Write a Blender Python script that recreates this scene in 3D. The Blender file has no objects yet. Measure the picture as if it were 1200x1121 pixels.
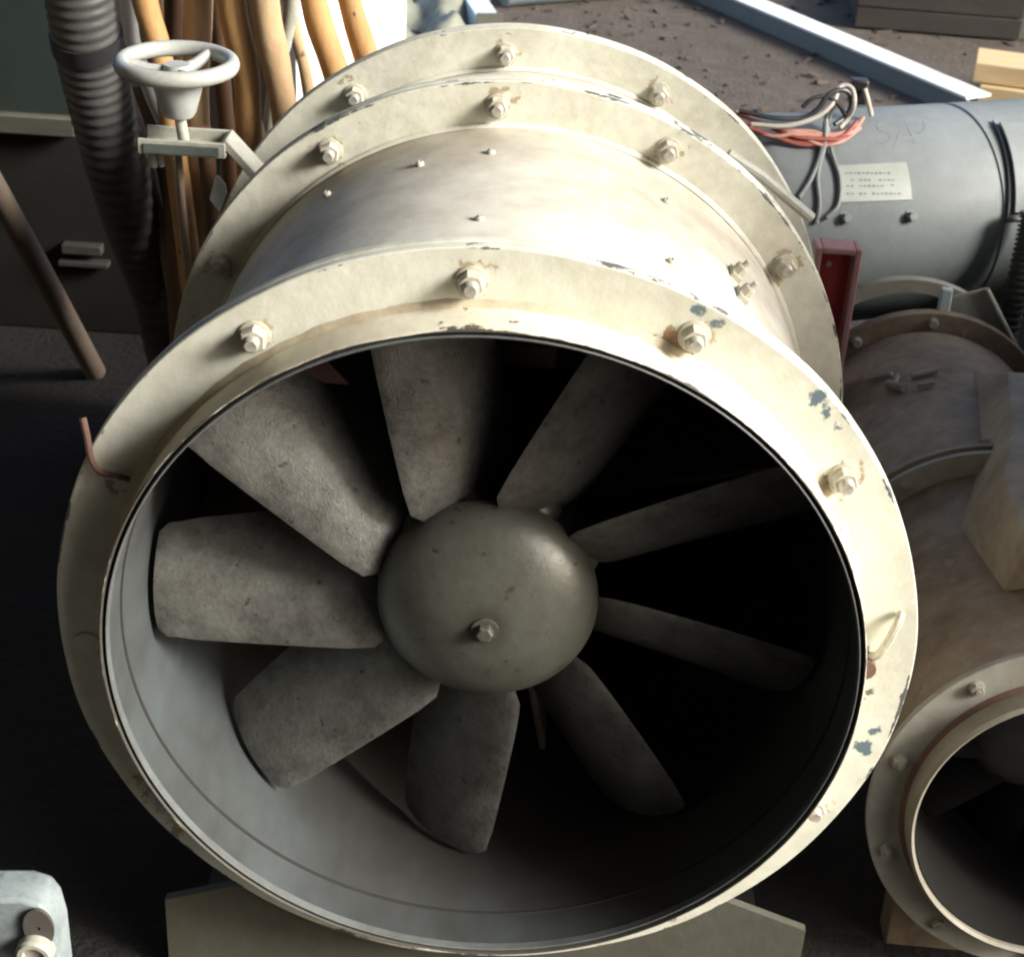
import bpy, bmesh, math, random
from mathutils import Vector, Matrix
from math import sin, cos, pi, radians as R

random.seed(7)
S = bpy.context.scene
COL = S.collection
GZ = -0.6                       # ground level; the origin is the middle of the big fan's inlet flange

# ------------------------------------------------------------------ camera
CP = Vector((0.0319, -1.5871, 1.1494)); PIT, YAW, ROL, FPX = 0.52517, -0.006533, 0.061223, 1953.8
fwd = Vector((sin(YAW)*cos(PIT), cos(YAW)*cos(PIT), -sin(PIT)))
rt0 = Vector((cos(YAW), -sin(YAW), 0)); up0 = rt0.cross(fwd)
rt = rt0*cos(ROL) + up0*sin(ROL); up = -rt0*sin(ROL) + up0*cos(ROL)
cam = bpy.data.cameras.new("camera"); cam_o = bpy.data.objects.new("camera", cam); COL.objects.link(cam_o)
cam_o.matrix_world = Matrix(((rt.x, up.x, -fwd.x, CP.x), (rt.y, up.y, -fwd.y, CP.y), (rt.z, up.z, -fwd.z, CP.z), (0, 0, 0, 1)))
cam.sensor_fit = 'HORIZONTAL'; cam.sensor_width = 36; cam.lens = 36*FPX/1200
cam.clip_start = 0.05; cam.clip_end = 500
cam.dof.use_dof = True; cam.dof.focus_distance = 2.1; cam.dof.aperture_fstop = 11
S.camera = cam_o

# ------------------------------------------------------------------ light
SUN = Vector((0.82, -0.30, 0.465)).normalized()       # towards the sun
w = bpy.data.worlds.new("World"); S.world = w; w.use_nodes = True
nt = w.node_tree; bg = nt.nodes['Background']; bg.inputs['Strength'].default_value = 0.06
sky = nt.nodes.new('ShaderNodeTexSky'); sky.sky_type = 'NISHITA'; sky.sun_disc = False
sky.dust_density = 3.0; sky.ozone_density = .4; sky.air_density = .8
sky.sun_elevation = math.asin(SUN.z); sky.sun_rotation = math.atan2(SUN.x, SUN.y)
nt.links.new(sky.outputs[0], bg.inputs[0])
sl = bpy.data.lights.new("sun", 'SUN'); sl.energy = 1.5; sl.angle = R(20); sl.color = (1.0, 0.985, 0.925)
so = bpy.data.objects.new("sun", sl); COL.objects.link(so); so.location = (6, -2, 6)
so.rotation_euler = (-SUN).to_track_quat('-Z', 'Y').to_euler()
S.view_settings.view_transform = 'Standard'; S.view_settings.look = 'None'
S.view_settings.exposure = 2.4; S.view_settings.gamma = 1.0
S.cycles.filter_width = 2.2
S.cycles.max_bounces = 8

# ------------------------------------------------------------------ pixel helpers (photo is 1200 x 1121)
def ray(x, y): return fwd + rt*((x-600)/FPX) - up*((y-560.5)/FPX)
def atY(x, y, Y): v = ray(x, y); return CP + v*((Y-CP.y)/v.y)
def atZ(x, y, Z=GZ): v = ray(x, y); return CP + v*((Z-CP.z)/v.z)

# ------------------------------------------------------------------ mesh helpers
class G:
    def __init__(s): s.v = []; s.f = []
    def add(s, vs, fs, M=None):
        n = len(s.v)
        for p in vs:
            p = Vector(p); s.v.append(tuple(M @ p) if M else tuple(p))
        for f in fs: s.f.append(tuple(i+n for i in f))
        return s
    def box(s, c, d, M=None):
        x, y, z = d[0]/2, d[1]/2, d[2]/2
        vs = [(c[0]+a*x, c[1]+b*y, c[2]+e*z) for a in (-1, 1) for b in (-1, 1) for e in (-1, 1)]
        return s.add(vs, [(0,1,3,2),(4,6,7,5),(0,4,5,1),(2,3,7,6),(0,2,6,4),(1,5,7,3)], M)
    def lathe(s, prof, n=64, closed=False, M=None, jit=None):        # axis = y, prof of (y, r)
        vs = []; m = len(prof)
        for (y, r) in prof:
            for k in range(n):
                a = 2*pi*k/n; rr = r + (jit(y, r, a) if jit else 0)
                vs.append((rr*cos(a), y, rr*sin(a)))
        fs = []
        for i in range(m if closed else m-1):
            j = (i+1) % m
            for k in range(n):
                l = (k+1) % n; fs.append((i*n+k, i*n+l, j*n+l, j*n+k))
        if not closed:
            if prof[0][1] < 0.3: fs.append(tuple(range(n)))
            if prof[-1][1] < 0.3: fs.append(tuple((m-1)*n+k for k in range(n)))
        return s.add(vs, fs, M)
    def tube(s, path, r, n=12, M=None, cap=True):
        P = [Vector(p) for p in path]; m = len(P); vs = []; fs = []
        t0 = (P[1]-P[0]).normalized(); u = t0.orthogonal().normalized()
        for i in range(m):
            t = (P[min(i+1, m-1)]-P[max(i-1, 0)]).normalized()
            u = (u - t*u.dot(t)).normalized(); v = t.cross(u)
            rr = r(i/(m-1)) if callable(r) else r
            for k in range(n):
                a = 2*pi*k/n; vs.append(P[i]+(u*cos(a)+v*sin(a))*rr)
        for i in range(m-1):
            for k in range(n):
                l = (k+1) % n; fs.append((i*n+k, i*n+l, (i+1)*n+l, (i+1)*n+k))
        if cap: fs.append(tuple(range(n))[::-1]); fs.append(tuple((m-1)*n+k for k in range(n)))
        return s.add(vs, fs, M)
    def prism(s, poly, y0, y1, M=None):            # polygon in x,z extruded along y
        n = len(poly)
        vs = [(p[0], y0, p[1]) for p in poly]+[(p[0], y1, p[1]) for p in poly]
        fs = [tuple(range(n)), tuple(range(2*n-1, n-1, -1))]
        fs += [(i, i+n, (i+1) % n+n, (i+1) % n) for i in range(n)]
        return s.add(vs, fs, M)
    def mesh(s, name, sharp=35):
        me = bpy.data.meshes.new(name); me.from_pydata(s.v, [], s.f)
        b = bmesh.new(); b.from_mesh(me); bmesh.ops.recalc_face_normals(b, faces=b.faces); b.to_mesh(me); b.free()
        me.polygons.foreach_set('use_smooth', [True]*len(me.polygons))
        me.set_sharp_from_angle(angle=R(sharp)); me.update()
        return me

def spline(pts, n=40):
    P = [Vector(p) for p in pts]; P = [P[0]*2-P[1]]+P+[P[-1]*2-P[-2]]; out = []
    m = len(P)-3
    for i in range(n+1):
        q = min(i/n*m, m-1e-6); k = int(q); t = q-k; a, b, c, d = P[k:k+4]
        out.append(0.5*((2*b)+(c-a)*t+(2*a-5*b+4*c-d)*t*t+(3*b-a-3*c+d)*t**3))
    return out

def link(name, me, m, parent=None, loc=(0,0,0), rot=(0,0,0), bev=0):
    o = bpy.data.objects.new(name, me); COL.objects.link(o)
    if m and not me.materials: me.materials.append(m)
    o.location = loc; o.rotation_euler = rot
    if parent: o.parent = parent
    if bev:
        b = o.modifiers.new("bevel", 'BEVEL'); b.width = bev; b.segments = 2; b.limit_method = 'ANGLE'; b.angle_limit = R(40)
    return o
def thing(name, label, cat, loc=(0,0,0), rot=(0,0,0), group=None):
    o = bpy.data.objects.new(name, None); COL.objects.link(o); o.empty_display_size = .1
    o.location = loc; o.rotation_euler = rot
    return tag(o, label, cat, group)
def tag(o, label, cat, group=None):
    o['label'] = label; o['category'] = cat
    if group: o['group'] = group
    return o

# ------------------------------------------------------------------ materials
def mat(name, base, alt=None, amt=0.6, scale=6, rough=0.55, metal=0.0, spec=.5, bump=0.15, bscale=90, stretch=None,
        chips=None, spots=(), soft=(), edges=(), speck=None, lines=None):
    """weathered surface: base and alt mixed by two noises; chips=(colour, threshold, scale) of an undercoat;
    spots=[(x,y,z,radius,colour)] worn or stained places; edges=[(radius,width,colour)] worn rims about the y axis"""
    m = bpy.data.materials.new(name); m.use_nodes = True
    t = m.node_tree; N = t.nodes; L = t.links; P = N['Principled BSDF']
    P.inputs['Specular IOR Level'].default_value = spec; P.inputs['Roughness'].default_value = rough; P.inputs['Metallic'].default_value = metal
    tc = N.new('ShaderNodeTexCoord'); vec = tc.outputs['Object']
    sv = vec
    if stretch:
        mp = N.new('ShaderNodeMapping'); mp.inputs['Scale'].default_value = stretch; L.new(vec, mp.inputs[0]); sv = mp.outputs[0]
    def noise(sc, det=5, v=None, ro=0.6):
        n = N.new('ShaderNodeTexNoise'); n.inputs['Scale'].default_value = sc; n.inputs['Detail'].default_value = det
        n.inputs['Roughness'].default_value = ro; L.new(v or sv, n.inputs['Vector']); return n.outputs['Fac']
    def ramp(f, a, b):
        n = N.new('ShaderNodeMapRange'); n.inputs['From Min'].default_value = a; n.inputs['From Max'].default_value = b
        L.new(f, n.inputs['Value']); return n.outputs[0]
    def math_(op, a, b):
        n = N.new('ShaderNodeMath'); n.operation = op
        for i, q in enumerate((a, b)):
            if isinstance(q, (int, float)): n.inputs[i].default_value = q
            else: L.new(q, n.inputs[i])
        return n.outputs[0]
    def mix(f, a, b):
        n = N.new('ShaderNodeMix'); n.data_type = 'RGBA'
        for i, q in ((0, f), (6, a), (7, b)):
            if isinstance(q, (int, float)): n.inputs[i].default_value = q
            elif isinstance(q, tuple): n.inputs[i].default_value = (*q, 1)
            else: L.new(q, n.inputs[i])
        return n.outputs[2]
    col = base
    if alt:
        f = ramp(noise(scale, 6), .38, .68); f2 = ramp(noise(scale*6.3, 4), .35, .7)
        f = math_('MULTIPLY', math_('ADD', math_('MULTIPLY', f, .65), math_('MULTIPLY', f2, .35)), amt)
        col = mix(f, base, alt)
    if speck:
        col = mix(ramp(noise(speck[1], 2, vec), speck[2], speck[2]+.06), col, speck[0])
    if chips:
        c = math_('MULTIPLY', ramp(noise(chips[2], 7, vec, .65), chips[1], chips[1]+.015), .9)
        col = mix(c, col, chips[0])
    if edges or spots: nn = noise(38, 6, vec, .7)
    if edges:
        sx = N.new('ShaderNodeSeparateXYZ'); L.new(vec, sx.inputs[0])
        rr = math_('SQRT', math_('ADD', math_('MULTIPLY', sx.outputs[0], sx.outputs[0]), math_('MULTIPLY', sx.outputs[2], sx.outputs[2])), 0)
        for (er, ew, ec, th) in edges:
            dd = math_('ABSOLUTE', math_('SUBTRACT', rr, er), 0)
            k = math_('SUBTRACT', math_('ADD', noise(11, 6, vec, .7), 0), math_('DIVIDE', dd, ew*8))
            col = mix(ramp(k, th, th+.02), col, ec)
    for (x, y, z, r, c) in soft:
        d = N.new('ShaderNodeVectorMath'); d.operation = 'DISTANCE'; L.new(vec, d.inputs[0]); d.inputs[1].default_value = (x, y, z)
        k = math_('SUBTRACT', math_('ADD', math_('MULTIPLY', noise(9, 6, vec), r*.9), r*.55), d.outputs['Value'])
        col = mix(math_('MULTIPLY', ramp(k, -r*.35, r*.5), .85), col, c)
    for (x, y, z, r, c) in spots:
        d = N.new('ShaderNodeVectorMath'); d.operation = 'DISTANCE'; L.new(vec, d.inputs[0]); d.inputs[1].default_value = (x, y, z)
        k = math_('SUBTRACT', math_('ADD', math_('MULTIPLY', nn, r*6.5), -r*2.45), d.outputs['Value'])
        col = mix(ramp(k, 0, r*.3), col, c)
    if isinstance(col, tuple): P.inputs['Base Color'].default_value = (*col, 1)
    else: L.new(col, P.inputs['Base Color'])
    if bump:
        b = N.new('ShaderNodeBump'); b.inputs['Strength'].default_value = bump; b.inputs['Distance'].default_value = .004
        L.new(math_('ADD', noise(bscale, 5, vec), math_('MULTIPLY', noise(bscale*.12, 3, vec), 1.5)), b.inputs['Height'])
        L.new(b.outputs[0], P.inputs['Normal'])
    rn = N.new('ShaderNodeMapRange'); rn.inputs['To Min'].default_value = max(0, rough-.1); rn.inputs['To Max'].default_value = min(1, rough+.15)
    L.new(noise(14, 4, vec), rn.inputs['Value']); L.new(rn.outputs[0], P.inputs['Roughness'])
    return m

SLATE = (.10, .15, .17); RUST = (.12, .06, .03)
CREAM = (.65, .652, .565); CREAM2 = (.39, .385, .295)
BS = lambda y, r, degs: tuple((r*cos(R(d)), y, r*sin(R(d)), .020, (.36, .29, .19)) for d in degs)
M_flange = mat("old cream paint", CREAM, CREAM2, .8, 6, .55, chips=((.16, .17, .15), .70, 34),
    edges=((.4985, .0035, (.09, .10, .10), .52), (.4365, .003, (.22, .18, .13), .565)),
    spots=((.203, 0, .447, .012, SLATE), (.222, 0, .432, .009, SLATE), (.340, 0, .352, .010, SLATE), (.352, 0, .337, .010, SLATE), (.365, 0, .32, .007, SLATE),
           (.180, 0, .405, .018, (.20, .11, .05)), (.197, 0, .398, .012, (.16, .07, .03)), (.366, 0, .250, .016, (.17, .10, .04)),
           (.440, 0, .030, .013, (.10, .05, .03)), (.455, 0, -.028, .010, (.12, .12, .10)), (.462, 0, -.11, .012, SLATE), (.47, 0, -.085, .009, SLATE),
           (-.43, 0, .19, .016, (.30, .17, .10)), (-.45, 0, -.035, .016, (.22, .13, .07)), (.425, 0, -.195, .010, (.15, .10, .07)),
           (-.40, 0, -.24, .03, (.30, .27, .17)), (-.36, 0, -.30, .04, (.28, .25, .15)))+BS(0, .466, (34, 64, 94, 124, 274, 304, 334, 214)))
M_flange2 = mat("dusty cream paint", (.68, .675, .575), (.38, .36, .275), .85, 9, .55, chips=((.17, .17, .14), .69, 36), edges=((.4925, .003, (.10, .11, .10), .54),), spots=BS(.595, .462, (34, 64, 94, 124, 154))+BS(.86, .457, (64, 94, 124)))
M_barrel = mat("cream casing paint", (.66, .64, .555), (.25, .195, .13), .75, 3.0, .6, spec=.15, chips=((.2, .17, .13), .74, 26), bump=.1)
M_lip = mat("cream lip paint", (.70, .69, .57), (.50, .40, .28), .6, 9, .45, edges=((.4318, .001, (.065, .06, .052), .19), (.4352, .0011, (.10, .09, .075), .63)))
M_gasket = mat("slate gasket", (.10, .13, .15), (.35, .36, .33), .6, 20, .7)
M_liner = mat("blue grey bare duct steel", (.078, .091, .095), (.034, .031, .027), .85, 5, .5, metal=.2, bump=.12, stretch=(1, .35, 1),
    soft=((.06, .24, -.42, .27, (.034, .029, .024)), (.27, .16, -.36, .22, (.034, .029, .024)), (-.20, .38, -.38, .22, (.034, .029, .024))))  # dark bottom patches: shade low in the duct painted into the colour
M_beadm = mat("scuffed grey liner edge", (.15, .165, .165), (.07, .07, .068), .8, 12, .5, metal=.2)
M_seam = mat("dark seam", (.014, .013, .012), None, rough=.7, bump=0)
M_blade = mat("cast aluminium blade", (.165, .165, .15), (.05, .048, .042), .95, 18, .48, metal=.35, bump=.28, bscale=300, chips=((.045, .043, .038), .64, 75))
M_dome = mat("grey painted dome", (.118, .122, .104), (.066, .062, .047), .85, 9, .38, metal=.3, bump=.14, speck=((.055, .05, .04), 62, .645), soft=((0, .036, 0, .03, (.05, .046, .036)),))
M_dark = mat("grimy dark steel", (.075, .07, .06), (.045, .04, .034), .6, 8, .7)
M_black = mat("black steel", (.014, .0135, .012), (.022, .020, .018), .6, 8, .8, spec=.15)  # tone darkened to carry the shade behind hose and poles
M_black2 = mat("dull dark steel", (.05, .045, .042), (.03, .028, .025), .6, 8, .6)
M_brown = mat("brown box paint", (.42, .32, .22), (.26, .19, .13), .6, 12, .6)
M_bolt = mat("cream painted bolt", (.54, .52, .43), (.22, .18, .13), .75, 60, .45, chips=((.10, .07, .05), .66, 90))
M_stub = mat("worn bolt thread", (.5, .48, .42), (.15, .12, .09), .6, 120, .45, metal=.3)
M_rust = mat("rusty wire", (.15, .08, .058), (.08, .042, .034), .7, 40, .8)
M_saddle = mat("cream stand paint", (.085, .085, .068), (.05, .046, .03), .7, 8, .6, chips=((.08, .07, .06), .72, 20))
M_white = mat("white paint", (.80, .80, .77), (.62, .62, .58), .4, 6, .5)
M_wheel = mat("grey white enamel", (.40, .415, .39), (.22, .215, .185), .6, 26, .35, bump=.05)
M_galv = mat("pale yoke steel", (.42, .42, .36), (.18, .165, .125), .6, 40, .5)
M_greenst = mat("green grey steel", (.11, .13, .11), (.05, .055, .05), .6, 30, .55)
M_motor = mat("grey motor paint", (.215, .243, .245), (.145, .155, .15), .8, 5, .6, chips=((.10, .09, .08), .74, 22), bump=.1)
M_plate = mat("pale nameplate", (.30, .33, .29), (.22, .24, .21), .5, 18, .45, bump=0)
M_print = mat("faint print", (.13, .145, .13), None, rough=.6, bump=0)
M_mark = mat("faded marker ink", (.135, .15, .15), (.20, .22, .22), .7, 60, .6, bump=0)
M_hose = mat("dusty black rubber hose", (.052, .054, .052), (.09, .088, .08), .55, 14, .5)
M_tape = mat("dark tape", (.02, .02, .022), None, rough=.5)
M_cab = mat("dark green enamel", (.024, .036, .030), (.015, .02, .017), .6, 4, .5)
M_rail = mat("grey rail", (.085, .085, .065), (.05, .05, .04), .6, 10, .6)
M_f2 = mat("mud brown dusty paint", (.265, .21, .145), (.10, .066, .042), .95, 7, .75, bump=.3, bscale=60, speck=((.22, .20, .16), 30, .66))
M_f2pale = mat("dusty grey paint", (.30, .30, .26), (.17, .14, .10), .75, 9, .65)
M_f2lip = mat("tan dusty lip", (.27, .25, .20), (.15, .125, .095), .7, 12, .6)
M_red = mat("red primer", (.36, .03, .026), (.20, .02, .02), .6, 14, .55)
M_pink = mat("worn red rim", (.52, .28, .25), (.34, .14, .12), .6, 20, .6)
M_soil = None
M_wood = [mat("wood pole %s" % k, c, c2, .85, 6, .7, stretch=(3, 3, .6), bump=.35, bscale=60, speck=((c2[0]*.4, c2[1]*.4, c2[2]*.4), 26, .70)) for k, c, c2 in
          (("amber", (.50, .29, .115), (.29, .14, .055)), ("tan", (.48, .34, .19), (.29, .175, .09)), ("dark", (.14, .075, .04), (.07, .04, .02)), ("grey", (.30, .22, .16), (.14, .09, .06)))]
M_plank = mat("pale plank", (.55, .42, .22), (.40, .27, .13), .6, 7, .6, stretch=(1, 6, 6))
M_steelbar = mat("pale grey bar paint", (.72, .74, .72), (.55, .57, .56), .4, 10, .5)
M_bluebar = mat("pale blue bar paint", (.50, .62, .70), (.40, .50, .56), .4, 10, .5)

# ------------------------------------------------------------------ setting: ground
def ground():
    m = bpy.data.materials.new("brown soil"); m.use_nodes = True
    t = m.node_tree; N = t.nodes; L = t.links; P = N['Principled BSDF']; P.inputs['Roughness'].default_value = .9
    tc = N.new('ShaderNodeTexCoord')
    def noise(sc, det=6):
        n = N.new('ShaderNodeTexNoise'); n.inputs['Scale'].default_value = sc; n.inputs['Detail'].default_value = det
        n.inputs['Roughness'].default_value = .65; L.new(tc.outputs['Object'], n.inputs['Vector']); return n.outputs['Fac']
    r = N.new('ShaderNodeValToRGB'); L.new(noise(9), r.inputs[0]); e = r.color_ramp.elements
    e[0].position = .3; e[0].color = (.058, .045, .034, 1); e[1].position = .72; e[1].color = (.10, .08, .062, 1)
    # near-black soil round the machines: their shade painted into the colour
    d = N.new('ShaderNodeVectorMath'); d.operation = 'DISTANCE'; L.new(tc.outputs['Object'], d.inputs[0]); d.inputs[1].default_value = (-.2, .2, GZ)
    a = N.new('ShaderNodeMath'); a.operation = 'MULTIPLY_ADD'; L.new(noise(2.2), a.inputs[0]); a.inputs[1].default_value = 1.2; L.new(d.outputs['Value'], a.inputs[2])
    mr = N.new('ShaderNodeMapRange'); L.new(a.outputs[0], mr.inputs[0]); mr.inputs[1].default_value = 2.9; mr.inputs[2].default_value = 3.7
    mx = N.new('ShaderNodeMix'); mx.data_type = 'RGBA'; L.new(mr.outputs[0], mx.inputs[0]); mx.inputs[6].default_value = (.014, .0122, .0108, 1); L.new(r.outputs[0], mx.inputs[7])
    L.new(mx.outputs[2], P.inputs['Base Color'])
    b = N.new('ShaderNodeBump'); b.inputs['Strength'].default_value = .7; b.inputs['Distance'].default_value = .03
    ad = N.new('ShaderNodeMath'); ad.operation = 'ADD'; L.new(noise(7), ad.inputs[0]); L.new(noise(55), ad.inputs[1]); L.new(ad.outputs[0], b.inputs['Height']); L.new(b.outputs[0], P.inputs['Normal'])
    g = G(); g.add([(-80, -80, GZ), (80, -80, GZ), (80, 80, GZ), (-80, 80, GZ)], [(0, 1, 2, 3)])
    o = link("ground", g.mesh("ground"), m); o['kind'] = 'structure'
    # bark and wood chips strewn over the soil
    g = G()
    for k in range(260):
        px, py = random.uniform(560, 1200), random.uniform(-10, 150)
        p = atZ(px, py); s = random.choice((.5, .6, .8, 1, 1.3))*.017
        Mx = Matrix.Translation((p.x, p.y, GZ+.004)) @ Matrix.Rotation(random.uniform(0, pi), 4, 'Z') @ Matrix.Rotation(random.uniform(-.5, .5), 4, 'X') @ Matrix.Rotation(random.uniform(-.4, .4), 4, 'Y')
        g.box((0, 0, 0), (s*random.uniform(1, 3.4), s*random.uniform(.5, 1.1), s*.5), Mx)
    o = link("bark_litter", g.mesh("bark_litter"), mat("bark", (.035, .024, .018), (.09, .066, .05), .8, 1.5, .9)); o['kind'] = 'stuff'
ground()

# unseen shed added to cut skylight on the machines: walls left and behind the camera, roof above; light comes in from the right and the back
def shed():
    M_shed = mat("dark shed boards", (.13, .12, .095), (.08, .072, .058), .6, 3, .85)
    t = thing("sky_block_shed", "unseen open-sided shed added to block skylight over the work area", "shed", (-2.6, -3.4, GZ))
    link("side_wall", G().box((0, 2.6, 1.5), (.1, 5.2, 3.0)).mesh("side_wall"), M_shed, t)
    link("end_wall", G().box((2.55, -.05, 1.5), (5.0, .1, 3.0)).mesh("end_wall"), M_shed, t)
    link("roof", G().box((2.2, 2.4, 3.05), (4.6, 5.6, .1)).mesh("roof"), M_shed, t)
    for x in (4.4,): link("post", G().box((x, 5.1, 1.5), (.1, .1, 3.0)).mesh("post"), M_shed, t)
shed()

# ------------------------------------------------------------------ shared bolt meshes
def bolt_mesh(s=1.0, name="bolt", m=None):
    g = G(); g.lathe([(0, .0205*s), (-.003*s, .0205*s), (-.0035*s, .0195*s)], 24)
    g.lathe([(-.003*s, .0172*s), (-.0165*s, .0172*s), (-.019*s, .0150*s)], 6)
    me = g.mesh(name, 30); me.materials.append(m or M_bolt); return me
def stub_mesh(s=1.0, m=None):
    g = G(); pr = [(-.016*s, .0092*s)]
    for k in range(6): pr += [(-.018*s-.0022*s*k, .0098*s), (-.019*s-.0022*s*k, .0086*s)]
    pr += [(-.032*s, .0075*s)]
    g.lathe(pr, 14); me = g.mesh("thread", 60); me.materials.append(m or M_stub); return me
BOLT, STUB = bolt_mesh(.86), stub_mesh(.86)
def add_bolt(parent, r, deg, y, tilt=0, bolt=BOLT, stub=STUB):
    a = R(deg); o = link("bolt", bolt, None, parent, (r*cos(a), y, r*sin(a)), (0, random.uniform(0, 1), tilt))
    link("thread", stub, None, o); return o

# ------------------------------------------------------------------ the big axial fan
fan = thing("axial_fan", "large cream flanged axial fan casing with nine grey blades, biggest object in the middle", "industrial fan", (0, 0.3, GZ))
def fp(name, g, m, parent=fan, sharp=35, bev=0, loc=(0, -.3, -GZ)):
    return link(name, g.mesh(name, sharp) if isinstance(g, G) else g, m, parent, loc, bev=bev)
def wob(y, r, a): return .0011*sin(3*a+1)+.0007*sin(7*a+2)+.0004*sin(17*a)
def flange(y0, y1, ri=.4295, ro=.5):
    return G().lathe([(y0, ri), (y0, ro-.0015), (y0+.0012, ro), (y1-.0012, ro), (y1, ro-.0015), (y1, ri)], 192, True, jit=lambda y, r, a: wob(y, r, a) if r > .45 else 0)
fp("inlet_flange", flange(0, .012), M_flange)
fp("gasket", G().lathe([(.0121, .44), (.0121, .4965), (.0165, .4955), (.0165, .44)], 160, True, jit=lambda y, r, a: wob(y, r, a*2) if r > .45 else 0), M_gasket)
fp("counter_flange", flange(.0166, .029), M_flange2)
fp("inlet_lip", G().lathe([(-.002, .4318), (-.0590, .4318), (-.0608, .4326), (-.0612, .4338), (-.060, .4348), (-.056, .4352), (.004, .4352), (.004, .4318)], 192, True), M_lip)
fp("weld_bead", G().lathe([(-.0075, .4345), (-.004, .4385), (-.0005, .4425), (.002, .440), (.002, .433)], 192, True, jit=lambda y, r, a: .0008*sin(60*a)+.0005*sin(23*a)), mat("dirty weld", (.50, .44, .32), (.26, .20, .13), .7, 25, .6))
fp("casing", G().lathe([(.0295, .4277), (.0295, .4312), (.594, .4312), (.594, .4277)], 192, True, jit=lambda y, r, a: .0006*sin(5*a)), M_barrel)
for nm, y in (("outlet_flange", .595), ("rear_flange", .860)):
    fp(nm, flange(y, y+.012, ro=.494), M_flange2)
    fp("gasket", G().lathe([(y+.0121, .44), (y+.0121, .490), (y+.0165, .489), (y+.0165, .44)], 160, True), M_gasket)
    fp("counter_flange", flange(y+.0166, y+.029, ro=.494), M_flange2)
fp("rear_casing", G().lathe([(.6245, .4277), (.6245, .4312), (.8595, .4312), (.8595, .4277)], 160, True), M_barrel)
fp("outlet_duct", G().lathe([(.8895, .4277), (.8895, .4312), (1.09, .4312), (1.09, .4277)], 128, True), M_flange2)
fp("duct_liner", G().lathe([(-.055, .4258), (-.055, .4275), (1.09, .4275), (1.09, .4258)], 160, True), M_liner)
fp("lip_gasket", G().lathe([(-.050, .4265), (-.050, .4325), (-.040, .4325), (-.040, .4265)], 160, True), M_seam)
fp("liner_bead", G().lathe([(-.0585, .4282), (-.0600, .4270), (-.0590, .4254), (-.050, .4250), (-.048, .4282)], 160, True), M_beadm)
fp("liner_seam", G().lathe([(.0, .4262), (.0015, .4235), (.0040, .4235), (.0055, .4262)], 160, True), M_seam)
fp("rear_light_stop", G().lathe([(1.07, .4275), (1.085, .4275), (1.085, .01), (1.07, .01)], 96, True), M_dark)  # added disc closing the rear so no light gets in
# fillets where flanges meet the casing
for y in (.5945, .8595):
    fp("weld_bead", G().lathe([(y, .4305), (y-.006, .432), (y-.004, .436), (y, .4375)], 160, True), M_flange2)

# hub
hp = []
for k in range(15):
    a = pi/2*k/14; hp.append((.10-.066*cos(a), max(.0005, .135*sin(a))))
hp += [(.110, .1352), (.112, .1335), (.112, .121)]
hub = fp("hub", G().lathe(hp, 96), M_dome)
fp("hub_drum", G().lathe([(.113, .05), (.113, .122), (.25, .122), (.25, .05)], 64, True), M_dark)
g = G().lathe([(.036, .0165), (.0325, .0165), (.0322, .0105)], 20); g.lathe([(.0335, .0105), (.0235, .0105), (.022, .0085)], 6)
fp("hub_bolt", g, mat("greasy dull bolt", (.12, .115, .095), (.04, .038, .03), .8, 120, .5, metal=.3), hub, loc=(0, 0, 0))
# blades
def blade_mesh():
    g = G(); NS, NP = 13, 26; vs = []
    for i in range(NS):
        u = (0, .05, .12, .22, .33, .44, .55, .66, .76, .85, .92, .965, 1)[i]; r = .118+(.417-.118)*u
        ch = .200-.056*u; be = R(48-15*u); th = .022-.011*u; cam_ = .46-.10*u
        if u > .98: ch *= .84
        elif u > .9: ch *= .975
        if u < .13: ch *= (.74, .90, .975)[i]
        yc = .155-.017*u
        if u < .12: ch *= .80+.2*(u/.12)
        for k in range(NP):
            q = k/NP*2*pi; c = .5*cos(q); s = 1 if sin(q) >= 0 else -1
            x = c+.5; t = th*2.6*(.2969*math.sqrt(max(x, 0))-.126*x-.3516*x*x+.2843*x**3-.1015*x**4)*1.9
            n = cam_*ch*(.25-c*c) + s*t*.5
            cc = -c*ch                                  # leading edge (x=0) towards the front
            tt = cc*cos(be)-n*sin(be); yy = yc-cc*sin(be)-n*cos(be)
            a = tt/r; vs.append((r*sin(a), yy, r*cos(a)))
    # in the local frame the blade points up (+z); +tangent is counter-clockwise from the front (-x)
    vs = [(-x, y, z) for x, y, z in vs]
    fs = [(i*NP+k, i*NP+(k+1) % NP, (i+1)*NP+(k+1) % NP, (i+1)*NP+k) for i in range(NS-1) for k in range(NP)]
    fs += [tuple(range(NP)), tuple((NS-1)*NP+k for k in range(NP))]
    g.add(vs, fs); return g.mesh("blade", 50)
BL = blade_mesh()
for k in range(9):
    ang = 104+40*k
    o = link("blade", BL, M_blade, fan, (0, -.3, -GZ), (0, -R(ang-90), 0))
    a = R(ang); M_ = Matrix.Rotation(-a, 4, 'Y') @ Matrix.Rotation(-pi/2, 4, 'Z')
    g = G().lathe([(.105, .030), (.128, .030), (.134, .026), (.140, .017), (.147, .010)], 18, M=Matrix.Translation((0, .150, 0)) @ M_)
    link("root_clamp", g.mesh("root_clamp"), M_dome, fan, (0, -.3, -GZ))
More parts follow.
